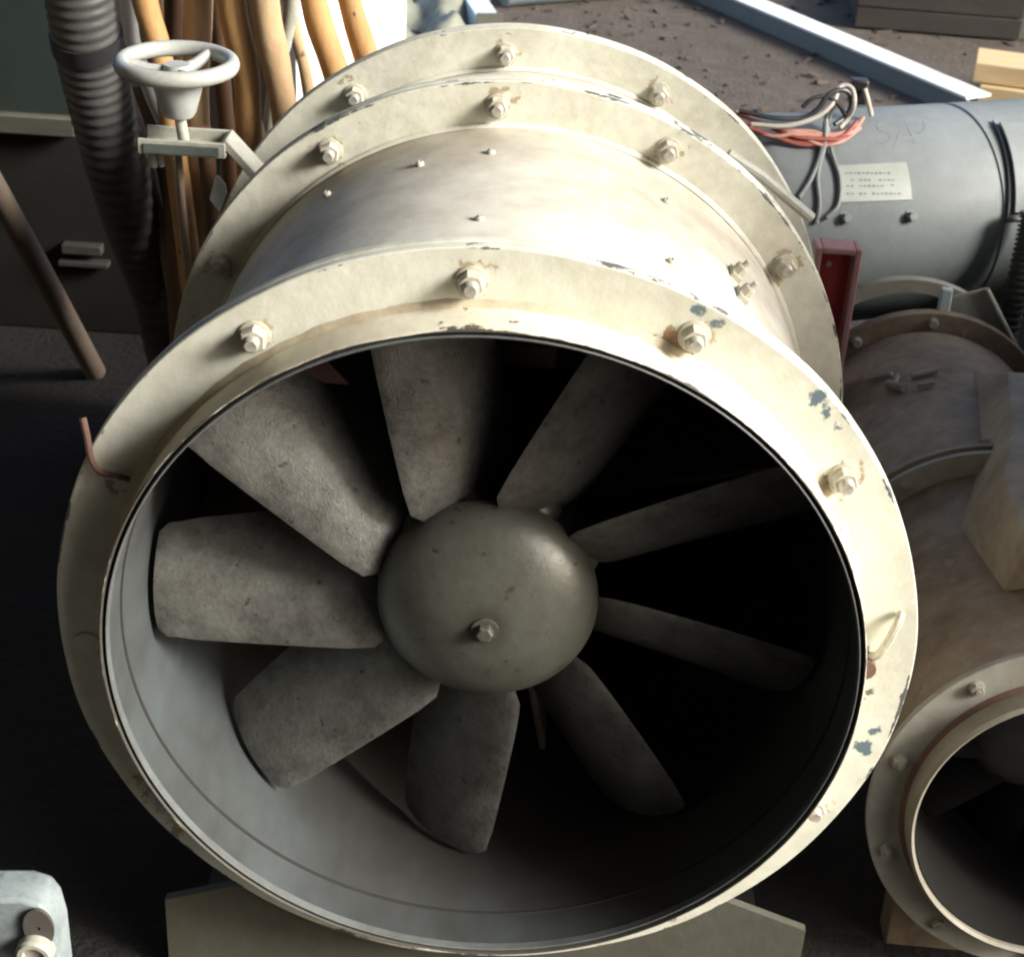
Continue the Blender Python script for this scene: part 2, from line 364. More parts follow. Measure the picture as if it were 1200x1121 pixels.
# motor, struts and terminal box inside
fp("motor", G().lathe([(.26, .02), (.26, .105), (.275, .115), (.60, .115), (.62, .09), (.62, .02)], 48, True), M_dark)
for k in range(4):
    g = G(); Mx = Matrix.Rotation(-R(12+90*k), 4, 'Y'); g.box((.27, .44, 0), (.31, .22, .010), Mx); fp("motor_strut", g, M_f2, bev=.002)
q = atY(612, 416, .40); fp("terminal_box", G().box((q.x, .42, q.z), (.095, .05, .034)), M_brown, bev=.004)
q = atY(368, 438, .30); fp("cable_clip", G().prism([(q.x-.045, q.z-.012), (q.x+.045, q.z-.012), (q.x+.02, q.z+.016), (q.x-.01, q.z+.024)], .30, .32), M_pink)
# bolts on the three bolt circles (12 each, every 30 degrees)
for k in range(12):
    d = 4+30*k
    if d not in (4, 154, 184): add_bolt(fan, .462, d, -.3, 0)
    for y, rr in ((.595, .460), (.860, .455)): add_bolt(fan, rr, d, y-.3, 0)
for o in [o for o in fan.children if o.name.startswith("bolt")]: o.location.z += -GZ
# studs on the casing
sg = G().lathe([(0, .006), (.004, .006), (.0055, .0045)], 12); sg.box((0, .0062, 0), (.009, .0015, .0015)); ST = sg.mesh("stud", 40); ST.materials.append(M_bolt)
for (px, py) in ((575, 180), (562, 258), (780, 237), (786, 308), (384, 229), (492, 194)):
    v = ray(px, py); a = v.x**2+v.z**2; b = 2*(CP.x*v.x+CP.z*v.z); c = CP.x**2+CP.z**2-.4312**2
    t = (-b-math.sqrt(b*b-4*a*c))/(2*a); p = CP+v*t; n = Vector((p.x, 0, p.z)).normalized()
    o = link("stud", ST, None, fan, p-Vector((0, .3, GZ))-n*.0005); o.rotation_mode = 'QUATERNION'; o.rotation_quaternion = n.to_track_quat('Y', 'Z')
# two cable clips with nuts on the right shoulder of the casing
for (px, py) in ((860, 322), (868, 347)):
    v = ray(px, py); a = v.x**2+v.z**2; b = 2*(CP.x*v.x+CP.z*v.z); c = CP.x**2+CP.z**2-.4312**2
    t = (-b-math.sqrt(b*b-4*a*c))/(2*a); p = CP+v*t; n = Vector((p.x, 0, p.z)).normalized()
    g = G().box((0, .003, 0), (.030, .006, .016)); g.lathe([(.005, .009), (.016, .009), (.018, .007)], 6); g.lathe([(.0, .004), (.026, .004)], 8)
    o = link("cable_clip", g.mesh("cable_clip"), M_bolt, fan, p-Vector((0, .3, GZ))-n*.0005); o.rotation_mode = 'QUATERNION'; o.rotation_quaternion = n.to_track_quat('Y', 'Z')
# saddle stands under the flanges
def saddle(y):
    poly = [(-.405, -.6), (-.405, -.47), (-.28, -.425)]
    for k in range(17):
        a = R(236+68*k/16); poly.append((.4330*cos(a), .4330*sin(a)))
    poly += [(.33, -.405), (.445, -.45), (.445, -.6)]
    return G().prism(poly, y, y+.012)
fp("saddle_plate", saddle(.034), M_saddle)
fp("saddle_plate", saddle(.64), M_saddle)
for x in (-.33, .36): fp("base_rail", G().box((x, .35, -.588), (.10, .63, .02)), M_dark)
# pale bent tab at the missing bolt on the right
g = G().tube(spline([(.474, -.003, .088), (.470, -.012, .080), (.463, -.013, .055), (.456, -.011, .035), (.450, -.002, .024)], 14), .0052, 8)
fp("bent_tab", g, M_bolt)
g = G().tube([(.443, -.001, .012), (.443, -.014, .012)], .013, 12); fp("bolt_hole", g, M_rust)
g = G().lathe([(0, .016), (-.003, .016), (-.0035, .008)], 20, M=Matrix.Translation((-.467, 0, -.032))); fp("washer", g, M_flange2)
# release rod sticking out of the rear casing
g = G().tube([(.30, .75, .36), atY(893, 207, .75), atY(951, 256, .75)], .0085, 10); fp("release_rod", g, M_galv)

# handwheel damper gear bolted on the left side of the fan (moves with it)
hw = atY(207, 75, .75)
gear = thing("hand_wheel", "white spoked hand wheel on a short spindle beside the fan's rear flange", "hand wheel", hw)
H = Vector((hw.x, hw.y, hw.z))
def hpz(name, g, m, bev=0): return link(name, g.mesh(name), m, gear, (0, 0, 0), bev=bev)
RX = Matrix.Rotation(pi/2, 4, 'X')      # lathe axis y -> z
prof = [(.0118*sin(2*pi*k/14), .0785+.0108*cos(2*pi*k/14)) for k in range(14)]
hpz("wheel_rim", G().lathe(prof, 64, True, M=RX), M_wheel)
for k in range(3):
    a = R(62+120*k); hpz("spoke", G().tube([(0.01*cos(a), .01*sin(a), -.012), (.04*cos(a), .04*sin(a), -.010), (.074*cos(a), .074*sin(a), 0)], lambda t: .0095-.002*t, 10), M_wheel)
hpz("wheel_hub", G().lathe([(.0, .005), (.0, .018), (-.012, .022), (-.018, .037), (-.035, .035), (-.070, .025), (-.076, .021), (-.076, .005)], 40, M=RX.inverted()@Matrix.Identity(4) if False else Matrix.Rotation(pi/2, 4, 'X')), M_wheel)
yk = atY(216, 170, .75)-H
hpz("spindle", G().tube([(0, 0, -.07), (yk.x, 0, -.115)], .0085, 12), M_galv)
hpz("lower_rod", G().tube([(yk.x-.01, 0, -.12), (yk.x-.004, 0, -.30)], .0055, 10), M_wood[3])
a_, b_ = atY(168, 168, .75)-H, atY(268, 164, .75)-H
g = G(); ln = (b_-a_).length; mid = (a_+b_)/2
g.box((mid.x, -.030, mid.z), (ln, .006, .022)); g.box((mid.x, .030, mid.z), (ln, .006, .022)); g.box((mid.x, 0, mid.z-.008), (ln, .06, .005)); hpz("yoke", g, M_galv, .001)
g = G().box((mid.x-.045, -.0335, mid.z-.002), (.004, .001, .012)); g.box((mid.x, -.0345, mid.z-.001), (ln*.86, .002, .013)); hpz("yoke_insert", g, M_greenst)
c_ = atY(312, 212, .75)-H
dv = (c_-b_); L_ = dv.length; ang = math.atan2(dv.z, dv.x)
hpz("arm", G().box((L_/2, 0, 0), (L_+.012, .05, .013), Matrix.Translation(b_) @ Matrix.Rotation(-ang, 4, 'Y')), M_galv, .002)
g = G()
for px, r_ in ((178, .007), (187, .005)):
    p = atY(px, 192, .75)-H; g.tube([(p.x, 0, mid.z-.005), (p.x+.003, 0, p.z-.004)], r_, 8)
hpz("yoke_bolt", g, M_galv)
pt = atY(255, 226, .75)-H
hpz("tag", G().prism([(pt.x-.012, pt.z-.01), (pt.x+.002, pt.z-.03), (pt.x+.014, pt.z+.0), (pt.x+.012, pt.z+.014), (pt.x-.001, pt.z+.03)], -.002, .002), M_white)
hpz("tag_wire", G().tube([(pt.x, 0, pt.z+.025), (pt.x+.006, 0, mid.z-.012)], .0015, 6), M_dark)
gear['label'] = "white spoked hand wheel with conical hub on a yoke left of the fan"

# rusty wire tied round the flange where a bolt is missing
tie = link("rusty_tie", G().tube(spline([atY(97, 490, .01), atY(102, 512, .0), atY(107, 538, -.006), atY(118, 553, -.009), atY(136, 557, -.009), atY(152, 562, -.005)], 26), lambda t: .0042-.0008*t, 8).mesh("rusty_tie"), M_rust)
tag(tie, "rusty brown wire tie hooked over the fan's left flange edge", "wire tie")

# ------------------------------------------------------------------ the smaller fan on the right
f2 = thing("duct_fan", "smaller mud-brown dusty duct fan with grey inlet flange at the right edge", "industrial fan", (.762, .1, -.282), (R(-5.2), 0, R(-2.2)))
def sp(name, g, m, bev=0, sharp=35): return link(name, g.mesh(name, sharp), m, f2, bev=bev)
sp("inlet_flange", G().lathe([(0, .2), (0, .249), (.001, .25), (.010, .25), (.011, .249), (.011, .2)], 128, True), M_f2pale)
sp("inlet_lip", G().lathe([(.0, .193), (-.036, .193), (-.040, .197), (-.036, .2015), (.004, .2015)], 128, True), M_f2lip)
sp("weld_bead", G().lathe([(-.005, .2010), (-.003, .2055), (.001, .209), (.001, .201)], 128, True), M_rust)
sp("duct_liner", G().lathe([(-.03, .1905), (-.03, .1925), (1.2, .1925), (1.2, .1905)], 96, True), M_black)
sp("casing", G().lathe([(.0115, .214), (.0115, .218), (1.24, .224), (1.24, .22)], 128, True, jit=lambda y, r, a: .001*sin(4*a)), M_f2)
for y in (.587, .615): sp("middle_flange", G().lathe([(y, .215), (y, .258), (y+.011, .258), (y+.011, .215)], 128, True), M_f2pale if y < .6 else M_f2)
sp("rear_flange", G().lathe([(1.25, .215), (1.25, .258), (1.275, .259), (1.275, .215)], 128, True), M_f2)
sp("rear_light_stop", G().lathe([(1.19, .19), (1.195, .19), (1.195, .01), (1.19, .01)], 64, True), M_dark)
hp2 = [(.20-.05*cos(pi/2*k/10), max(.0005, .085*sin(pi/2*k/10))) for k in range(11)]+[(.30, .085)]
sp("hub", G().lathe(hp2, 48), M_dark)
BL2 = BL.copy(); BL2.materials.clear()
for k in range(9):
    o = link("blade", BL2, M_black, f2, (0, .12, 0), (0, -R(14+40*k), 0)); o.scale = (.455, .6, .455)
BOLT2, STUB2 = bolt_mesh(.55, m=M_f2pale), stub_mesh(.4, M_f2lip)
for k in range(10):
    d = 20+36*k
    for y, rr in ((0, .229), (.587, .239)): add_bolt(f2, rr, d, y, 0, BOLT2, STUB2)
# bracket box over the flanges, cowl and bent plate behind
def onf2(px, py, r):                                 # where a photo ray meets a cylinder about this fan's axis, in its own frame
    Mi = Mf2.inverted(); o_ = Mi @ CP; v = Mi.to_3x3() @ ray(px, py)
    a = v.x**2+v.z**2; b = 2*(o_.x*v.x+o_.z*v.z); c = o_.x**2+o_.z**2-r*r; D = b*b-4*a*c
    t = (-b-math.sqrt(max(D, 0)))/(2*a); return o_+v*t
Mf2 = Matrix.Translation(f2.location) @ f2.rotation_euler.to_matrix().to_4x4()
A0 = [onf2(1142, 432, .224), onf2(1150, 525, .224), onf2(1122, 615, .224), onf2(1175, 690, .222)]
A1 = [onf2(1182, 436, .30), onf2(1188, 505, .31), onf2(1176, 560, .32), onf2(1205, 640, .31)]
A2 = [onf2(1262, 440, .31), onf2(1268, 510, .32), onf2(1262, 570, .33), onf2(1285, 650, .32)]
g = G()
inn = [Vector((p.x*.9, p.y, p.z*.9)) for p in A2]
n4 = range(3)
fs = [(k, k+1, k+5, k+4) for k in n4]+[(k+4, k+5, k+9, k+8) for k in n4]+[(k+8, k+9, k+13, k+12) for k in n4]+[(k+12, k+13, k+1, k) for k in n4]+[(0, 4, 8, 12), (3, 15, 11, 7)]
g.add([Vector((p.x*.97, p.y, p.z*.97)) for p in A0]+A1+A2+inn, fs)
sp("gusset_bracket", g, mat("dusty tan bracket", (.30, .25, .18), (.14, .105, .07), .9, 7, .75, bump=.3), .003)
q = [onf2(1150, 470, .262), onf2(1200, 478, .275)]
g = G()
for k, (px, py) in enumerate(((1153, 470), (1160, 500), (1150, 520))):
    p0 = onf2(px, py, .235); p1 = onf2(px+70, py+6, .27); g.tube([p0, (p0+p1)/2+Vector((0, 0, .01)), p1], .008, 8)
sp("bracket_rib", g, M_f2)
p0, p1 = onf2(1186, 655, .25), onf2(1230, 640, .26); g = G(); g.tube([p0, p1], .022, 4); sp("pale_clip", g, M_f2pale)
g = G()                                              # little clamp with wires on top of the casing
for (x0, y0, x1, y1, r_) in ((1015, 445, 1045, 438, .005), (1068, 440, 1098, 434, .006), (1040, 450, 1060, 455, .008), (1075, 452, 1095, 448, .005), (1048, 455, 1052, 440, .004)):
    p0, p1 = onf2(x0, y0, .232), onf2(x1, y1, .232); g.tube([p0, p1], r_, 8)
sp("clamp", g, M_f2pale)
for deg in (128, 92): 
    a = R(deg); o = link("bolt", BOLT2, None, f2, (.239*cos(a), 1.25, .239*sin(a)))
cw = [(1.35, .21), (1.35, .236), (1.372, .238), (1.372, .21)]
sp("cowl_ring", G().lathe(cw, 80, True, M=Matrix.Translation((-.03, 0, .055))), M_f2pale)
p = Mf2.inverted() @ atY(1104, 343, 1.40); q = Mf2.inverted() @ atY(1104, 392, 1.40)
sp("pale_lug", G().box(((p.x+q.x)/2, p.y, (p.z+q.z)/2), (.022, .02, abs(p.z-q.z)+.02)), mat("pale blue enamel", (.42, .50, .50), (.28, .33, .33), .5, 30, .5), .003)
i4 = [Mf2.inverted() @ atY(x, y, 1.43) for x, y in ((1108, 350), (1156, 338), (1200, 425), (1108, 425))]
g = G(); bk = [Vector((v.x, v.y+.008, v.z)) for v in i4]; g.add(i4+bk, [(0, 1, 2, 3), (7, 6, 5, 4), (0, 4, 5, 1), (1, 5, 6, 2), (2, 6, 7, 3), (3, 7, 4, 0)]); sp("guard_plate", g, M_f2pale, .001)
g = G().tube([i4[1]-Vector((0, .004, 0)), i4[2]-Vector((0, .004, 0))], .005, 8); sp("guard_edge", g, M_galv)
# feet
for y in (.12, 1.1):
    g = G(); g.box((0, y, -.285), (.34, .05, .14)); sp("foot", g, M_f2, .004)

# ------------------------------------------------------------------ grey motor lying behind, right
MY = R(21)
mo = thing("grey_motor", "grey cylindrical motor housing with a nameplate lying behind the duct fan", "electric motor", (.57, 1.70, -.0918), (0, 0, MY))
Mm = Matrix.Translation((.57, 1.70, -.0918)) @ Matrix.Rotation(MY, 4, 'Z'); Mi = Mm.inverted()
RZ = Matrix.Rotation(-pi/2, 4, 'Z')                 # lathe axis y -> x
def mp_(name, g, m, bev=0): return link(name, g.mesh(name), m, mo, bev=bev)
mp_("housing", G().lathe([(-.16, .02), (-.16, .19), (-.15, .212), (-.13, .22), (.335, .22), (.338, .2165), (.346, .2165), (.349, .22), (.75, .22), (.78, .2), (.78, .02)], 96, M=RZ), M_motor)
def onm(px, py, r=.22):
    o_ = Mi @ CP; v = Mi.to_3x3() @ ray(px, py)
    a = v.y**2+v.z**2; b = 2*(o_.y*v.y+o_.z*v.z); c = o_.y**2+o_.z**2-r*r
    return o_+v*((-b-math.sqrt(max(0, b*b-4*a*c)))/(2*a))
def plate_on(px, r, n=8):                            # curved plate over 4 corner pixels
    c = [onm(x, y, r) for x, y in px]; vs = []; fs = []
    for i in range(n+1):
        t = i/n
        for s_ in (0, 1):
            a = c[0].lerp(c[1], s_); b = c[3].lerp(c[2], s_); p = a.lerp(b, t)
            th = math.atan2(a.z, a.y)*(1-t)+math.atan2(b.z, b.y)*t
            vs += [(p.x, r*cos(th), r*sin(th)), (p.x, (r-.004)*cos(th), (r-.004)*sin(th))]
    for i in range(n):
        k = i*4; fs += [(k, k+2, k+6, k+4), (k+1, k+5, k+7, k+3), (k, k+4, k+5, k+1), (k+2, k+3, k+7, k+6)]
    fs += [(0, 1, 3, 2), (n*4, n*4+2, n*4+3, n*4+1)]
    return G().add(vs, fs)
np_ = mp_("nameplate", plate_on([(981, 194), (1062, 190), (1069, 234), (985, 237)], .2225), M_plate)
g = G()
for (x0, x1, yy) in ((990, 1052, 203), (992, 1022, 211), (1030, 1050, 211), (992, 1040, 218), (1044, 1050, 217), (992, 1058, 227)):
    for k in range(int((x1-x0)/5)):
        if random.random() < .78:
            xa = x0+k*5; h_ = random.uniform(1.2, 2.6)
            q4 = [onm(xa, yy-h_/2, .2229), onm(xa+3.4, yy-h_/2, .2229), onm(xa+3.4, yy+h_/2, .2229), onm(xa, yy+h_/2, .2229)]
            g.add(q4, [(0, 1, 2, 3)])
link("faint_print", g.mesh("faint_print"), M_print, np_)
g = G()
def stroke(pts, r_=.0036): g.tube(spline([onm(x, y, .2172) for x, y in pts], 20), r_, 6)
stroke([(1043, 147), (1034, 146), (1027, 149), (1030, 155), (1040, 158), (1042, 165), (1034, 169), (1025, 167)])
stroke([(1046, 174), (1053, 160), (1060, 144)]); stroke([(1060, 144), (1066, 156), (1072, 170)]); stroke([(1052, 164), (1068, 162)])
stroke([(1074, 146), (1080, 143), (1083, 150), (1078, 157), (1072, 156)])
mp_("faded_mark", g, M_mark)
for (px, py) in ((989, 256), (1066, 254)):
    p = onm(px, py, .22); n = Vector((0, p.y, p.z)).normalized()
    g = G().lathe([(0, .014), (.003, .014), (.003, .0105), (.014, .0105), (.016, .008)], 6)
    o = link("screw", g.mesh("screw"), M_motor, mo, p-n*.001); o.rotation_mode = 'QUATERNION'; o.rotation_quaternion = n.to_track_quat('Y', 'Z')
# terminal cover on the right end, its lower left corner rounded
c0, c1 = onm(1166, 150, .245), onm(1184, 250, .245)
mp_("terminal_cover", plate_on([(1171, 142), (1290, 142), (1290, 250), (1189, 250)], .237), M_motor, .004)
mp_("cover_rim", plate_on([(1163, 140), (1295, 140), (1295, 259), (1180, 259)], .228), M_motor, .004)
g = G(); g.box((.0, 0, -.36), (.10, .30, .30)); g.box((.6, 0, -.36), (.10, .30, .30)); mp_("motor_foot", g, M_dark, .004)
p = onm(1197, 262, .25); pw = Mm @ p
cond = link("conduit_hose", G().tube(spline([(pw.x+.015, pw.y-.01, pw.z+.03), (pw.x+.012, pw.y-.03, pw.z-.06), (pw.x+.008, pw.y-.035, pw.z-.2), (pw.x+.0, pw.y-.03, pw.z-.36), (pw.x-.01, pw.y+.02, GZ+.02)], 230), lambda t: .023+.0028*(1 if math.sin(t*2*pi*38) > 0 else -1), 14).mesh("conduit_hose"), M_hose)
tag(cond, "grey ribbed conduit hanging from the motor's terminal cover at right edge", "conduit")

# red channel post between fan and motor
p0, p1 = atY(955, 284, 1.25), atY(1010, 284, 1.25)
rw = p1.x-p0.x; rx = (p0.x+p1.x)/2; rz = p0.z
rp = thing("red_channel", "red steel channel post standing between the big fan and the grey motor", "steel post", (rx, 1.25, GZ))
h_ = rz-GZ
g = G(); g.box((-rw/2+.006, 0, h_/2), (.012, .05, h_)); g.box((rw/2-.006, 0, h_/2), (.012, .05, h_)); g.box((0, 0, h_-.006), (rw-.024, .05, .012)); link("rim", g.mesh("rim"), M_pink, rp, bev=.003)
link("web", G().box((0, .018, h_/2-.008), (rw-.025, .008, h_-.016)).mesh("web"), M_red, rp)
link("rivet", G().lathe([(0, .007), (-.004, .006), (-.006, .003)], 12).mesh("rivet"), M_pink, rp, (-.01, .014, h_-.045))

# wires draped on the motor
def wire(pts, r_, m, label, Y=None):
    P = [Mm @ onm(x, y, .22+dz) for x, y, dz in pts]
    o = link("wire", G().tube(spline(P, 60), r_, 8).mesh("wire"), m); tag(o, label, "wire", "loose wires on the grey motor"); return o
WR = mat("red wire", (.30, .06, .04), (.20, .05, .04), .5, 40, .5, bump=0); WP = mat("pink wire", (.50, .26, .20), (.36, .16, .12), .5, 40, .5, bump=0)
WK = mat("black wire", (.02, .02, .022), None, rough=.4, bump=0); WW = mat("dirty white wire", (.52, .49, .42), (.4, .36, .3), .5, 40, .5, bump=0); WG = mat("grey wire", (.20, .215, .215), (.27, .28, .28), .5, 40, .5, bump=0)
wire([(862, 140, .03), (890, 155, .02), (930, 166, .012), (975, 168, .012), (1000, 152, .02)], .0055, WR, "red wire drooping lowest across the top of the grey motor")
wire([(862, 132, .04), (900, 147, .025), (945, 158, .016), (985, 157, .016), (1003, 146, .02)], .0055, WP, "pinkish wire just above the lowest red one on the motor")
wire([(905, 150, .02), (930, 160, .022), (960, 163, .02), (985, 163, .018), (996, 158, .016)], .005, WR, "short red wire twisted into the pinkish bundle")
wire([(866, 130, .05), (905, 138, .045), (940, 138, .045), (958, 128, .06), (972, 110, .085), (990, 106, .09), (998, 118, .07), (992, 135, .04), (978, 146, .03)], .005, WK, "black wire rising from the bundle into an open loop")
wire([(880, 146, .03), (920, 148, .035), (955, 138, .05), (975, 122, .07), (985, 102, .09), (998, 104, .09), (1001, 122, .07), (994, 138, .04), (984, 150, .025)], .005, WW, "dirty white wire rising into the loop beside the black one")
wire([(940, 126, .06), (952, 116, .075), (968, 113, .08), (982, 122, .07), (990, 134, .05)], .0045, WK, "short black wire end curling left of the loop")
wire([(866, 146, .03), (900, 158, .02), (940, 170, .01), (970, 165, .015), (990, 158, .02), (1004, 142, .03)], .004, WR, "thin red wire woven over the lower part of the bundle")
wire([(878, 138, .03), (915, 152, .02), (950, 154, .02), (975, 160, .016), (998, 155, .02), (1012, 138, .02)], .004, WP, "thin pinkish wire crossing the red ones near the loop")
wire([(870, 150, .02), (905, 160, .02), (932, 158, .025), (962, 170, .012), (986, 166, .016), (1008, 150, .014)], .004, WP, "thin pinkish wire along the bundle's lower edge")
p = Mm @ onm(1008, 112, .28); tag(link("black_connector", G().box((0, 0, 0), (.035, .03, .05), Matrix.Translation(p+Vector((0, .03, 0)))).mesh("black_connector"), WK, bev=.004), "small black connector block behind the wire loop on the motor", "connector")
wire([(1021, 135, .012), (1017, 118, .05), (1013, 104, .07)], .005, WW, "stiff white wire end sticking up right of the loop")
wire([(972, 124, .06), (966, 150, .02), (962, 180, .008), (950, 210, .006), (936, 232, .006)], .0048, WG, "grey wire hanging from the loop and bending left")
wire([(976, 122, .065), (970, 150, .02), (975, 180, .007), (984, 210, .006), (982, 240, .006), (968, 256, .006)], .0048, WG, "grey wire hanging down past the nameplate's left edge")
wire([(968, 140, .035), (966, 170, .012), (958, 205, .006), (960, 240, .006), (956, 262, .006)], .0048, WG, "grey wire hanging straight down between the other two")

# ------------------------------------------------------------------ things on the soil behind, right
def lay_bar(name, pa, pb, wd, ht, m, label, cat, ext=0.0):
    a, b = atZ(*pa), atZ(*pb); d = b-a; ln = d.length; ang = math.atan2(d.y, d.x)
    o = thing(name, label, cat, ((a.x+b.x)/2, (a.y+b.y)/2, GZ), (0, 0, ang))
    return o, ln
o, ln = lay_bar("white_beam", (1142, 138), (760, -28), .06, .07, M_steelbar, "long white steel beam lying slantwise on the brown soil at top right", "beam")
link("top_leg", G().box((0, .0, .075), (ln, .115, .010)).mesh("top_leg"), M_steelbar, o, bev=.001)
link("web", G().box((0, .045, .0345), (ln, .012, .069)).mesh("web"), mat("shaded web paint", (.17, .19, .185), (.12, .14, .135), .5, 8, .6), o)  # side away from the sun: its shade is put into the paint
o, ln = lay_bar("blue_bar", (572, 46), (512, -50), .06, .05, M_bluebar, "pale blue flat bar on the soil just behind the fan's top", "bar")
link("flat", G().box((0, .0, .04), (ln, .09, .08)).mesh("flat"), M_bluebar, o, bev=.003)
link("end_plate", G().box((-ln/2-.004, 0, .05), (.008, .10, .10)).mesh("end_plate"), M_rail, o, bev=.001)
# dark box standing in for ground shade, plank and grey block in the top right corner
a = atZ(1105, 46); cr = thing("shade_box", "dark crate-like box standing in for ground shade at the top right", "crate", (a.x+.0, a.y+.35, GZ), (0, 0, R(-4)))
M_crate = mat("shade dark timber", (.022, .017, .014), (.04, .031, .025), .6, 5, .8, stretch=(1, 8, 8))
for k in range(2): link("plank", G().box((0, -.3, .05+.085*k), (.66, .02, .08)).mesh("plank"), M_crate, cr, bev=.003)
for s_ in (-1, 1): link("corner_post", G().box((s_*.30, -.279, .09), (.05, .02, .18)).mesh("corner_post"), M_crate, cr, bev=.003)
link("shade_box_body", G().box((0, .02, .088), (.64, .57, .172)).mesh("shade_box_body"), M_crate, cr)
a = atZ(1192, 48); gb = thing("grey_block", "grey concrete block cut by the top right corner of the picture", "block", (a.x+.12, a.y+.16, GZ))
link("block", G().box((0, 0, .14), (.3, .3, .28)).mesh("block"), M_rail, gb, bev=.006); link("cap", G().box((0, 0, .29), (.32, .32, .02)).mesh("cap"), M_f2pale, gb, bev=.004)
a = atZ(1165, 132); pk = thing("plank_stack", "two short pale planks stacked at the right edge of the soil", "planks", (a.x+.2, a.y+.12, GZ), (0, 0, R(-14)))
for k in range(2): link("plank", G().box((.02-.03*k, .03*k, .036+.072*k), (.5, .22, .068)).mesh("plank"), M_plank, pk, (0, 0, 0), bev=.004)
# pipe far back
a, b = atZ(590, 8), atZ(850, -12)
o = link("grey_pipe", G().tube([a+Vector((0, 0, .05)), b+Vector((0, 0, .05))], .05, 20).mesh("grey_pipe"), mat("blue grey pipe", (.12, .15, .16), (.07, .08, .085), .6, 8, .5)); tag(o, "blue grey pipe lying on soil at the top edge behind the fan", "pipe")
# crumpled tarpaulin patch
p = atZ(505, 28); g = G(); n_ = 26; vs = []; fs = []
for i in range(n_):
    for j in range(n_):
        x, y = (i/(n_-1)-.5)*.42, (j/(n_-1)-.5)*1.4
        e = min(1, 4*min(i, j, n_-1-i, n_-1-j)/(n_-1))
        vs.append((p.x+x+.02*sin(j), p.y+y, GZ+.006+e*(.05+.035*sin(x*28+y*3)+.03*sin(y*13-x*9)+.012*sin(x*60+y*37))))
for i in range(n_-1):
    for j in range(n_-1): fs.append((i*n_+j, (i+1)*n_+j, (i+1)*n_+j+1, i*n_+j+1))
o = link("tarpaulin", G().add(vs, fs).mesh("tarpaulin", 80), mat("olive tarp", (.13, .14, .105), (.30, .30, .24), .6, 4, .5)); tag(o, "crumpled olive tarpaulin on the ground right of the white board", "tarpaulin")

# ------------------------------------------------------------------ poles in front of the white board, top left
r_e = atY(471, 30, 2.5); l_e = atY(334, 30, 2.2)
d = Vector((l_e.x-r_e.x, l_e.y-r_e.y, 0)); ln = d.length; ang = math.atan2(-d.y, -d.x)
wb = link("white_board", G().box((0, 0, .62), (ln, .03, 1.24)).mesh("white_board"), M_white, None, ((l_e.x+r_e.x)/2, (l_e.y+r_e.y)/2, GZ), (0, 0, ang), bev=.003)
tag(wb, "plain white sunlit board standing upright behind the wooden poles", "board")
GP = "wooden poles leaning in front of the white board"
def pole(pts, rpx, Y0, m, label, cat="pole", name="wooden_pole", group=GP):
    P = []
    for k, (x, y) in enumerate(pts):
        P.append(atY(x, y, Y0))
    # carry the foot on down to the ground
    dv = (P[-1]-P[-2]); dv = dv/max(.02, -dv.z); q = P[-1].copy(); t = q.z-(GZ+.0)
    P.append(q+Vector((dv.x*.25*t, dv.y*t*.25+.02, -t*.5))); P.append(q+Vector((dv.x*.4*t, .03, -t+.005)))
    dist = (P[0]-CP).dot(fwd); r_ = rpx*dist/FPX; ph = random.uniform(0, 6)
    o = link(name, G().tube(spline(P, 44), lambda t: r_*(1+.05*sin(9*t+ph)+.03*sin(23*t+ph*2)), 18).mesh(name), m)
    return tag(o, label, cat, group)
pole([(155, -60), (172, 10), (186, 60), (200, 140)], 15, 1.22, M_wood[0], "orange wooden pole directly behind the hand wheel's left side")
pole([(212, -60), (210, 40), (208, 140)], 19, 1.34, M_wood[2], "dark brown wooden pole in shade behind the hand wheel")
pole([(236, -60), (232, 20), (230, 140)], 17, 1.26, M_wood[1], "tan wooden pole passing behind the hand wheel's right spoke")
pole([(262, -60), (274, 20), (289, 90), (292, 170)], 17, 1.22, M_wood[0], "amber wooden pole just right of the hand wheel")
pole([(303, -60), (312, 20), (326, 90), (340, 180)], 18, 1.20, M_wood[1], "tan wooden pole midway between hand wheel and flange")
pole([(338, -60), (342, 0), (334, 50), (322, 100)], 9, 1.40, M_galv, "thin pale pole crossing behind the tan one")
pole([(355, -60), (372, 20), (392, 80), (415, 160)], 16, 1.26, M_wood[0], "slanting amber pole second from the board's right edge")
pole([(397, -60), (412, 10), (430, 70), (446, 140)], 15, 1.28, M_wood[0], "slanting orange pole nearest the board's right edge")
pole([(285, 95), (300, 150), (318, 205)], 9, 1.3, M_wood[3], "thin grey brown pole low behind the amber ones")
pole([(188, -60), (192, 20), (196, 120)], 11, 1.42, M_wood[1], "narrow tan pole between the orange and the dark brown pole")
pole([(252, -60), (254, 20), (262, 110), (268, 180)], 10, 1.38, M_wood[2], "narrow dark pole in the gap right of the hand wheel")
pole([(330, -60), (344, 30), (362, 110)], 8, 1.50, M_wood[1], "narrow tan pole at the white board's left edge")
pole([(140, -60), (149, 0), (156, 50), (178, 110), (200, 170)], 10, 1.40, M_white, "thin white upright pipe beside the ribbed hose", "pipe", "white_pipe", None)
pole([(124, -60), (134, 20), (142, 90), (172, 190)], 9, 1.36, M_wood[3], "thin dull brown pole between ribbed hose and white pipe")
pole([(165, 95), (180, 150), (196, 230)], 20, 1.44, M_wood[3], "thick grey brown pole low behind the hand wheel's yoke")
pole([(202, 150), (208, 200), (216, 280)], 6, .98, M_wood[1], "thin tan rod hanging low under the hand wheel")
pole([(236, 150), (244, 200), (250, 290)], 11, 1.16, M_wood[2], "dark pole low under the yoke's right end")

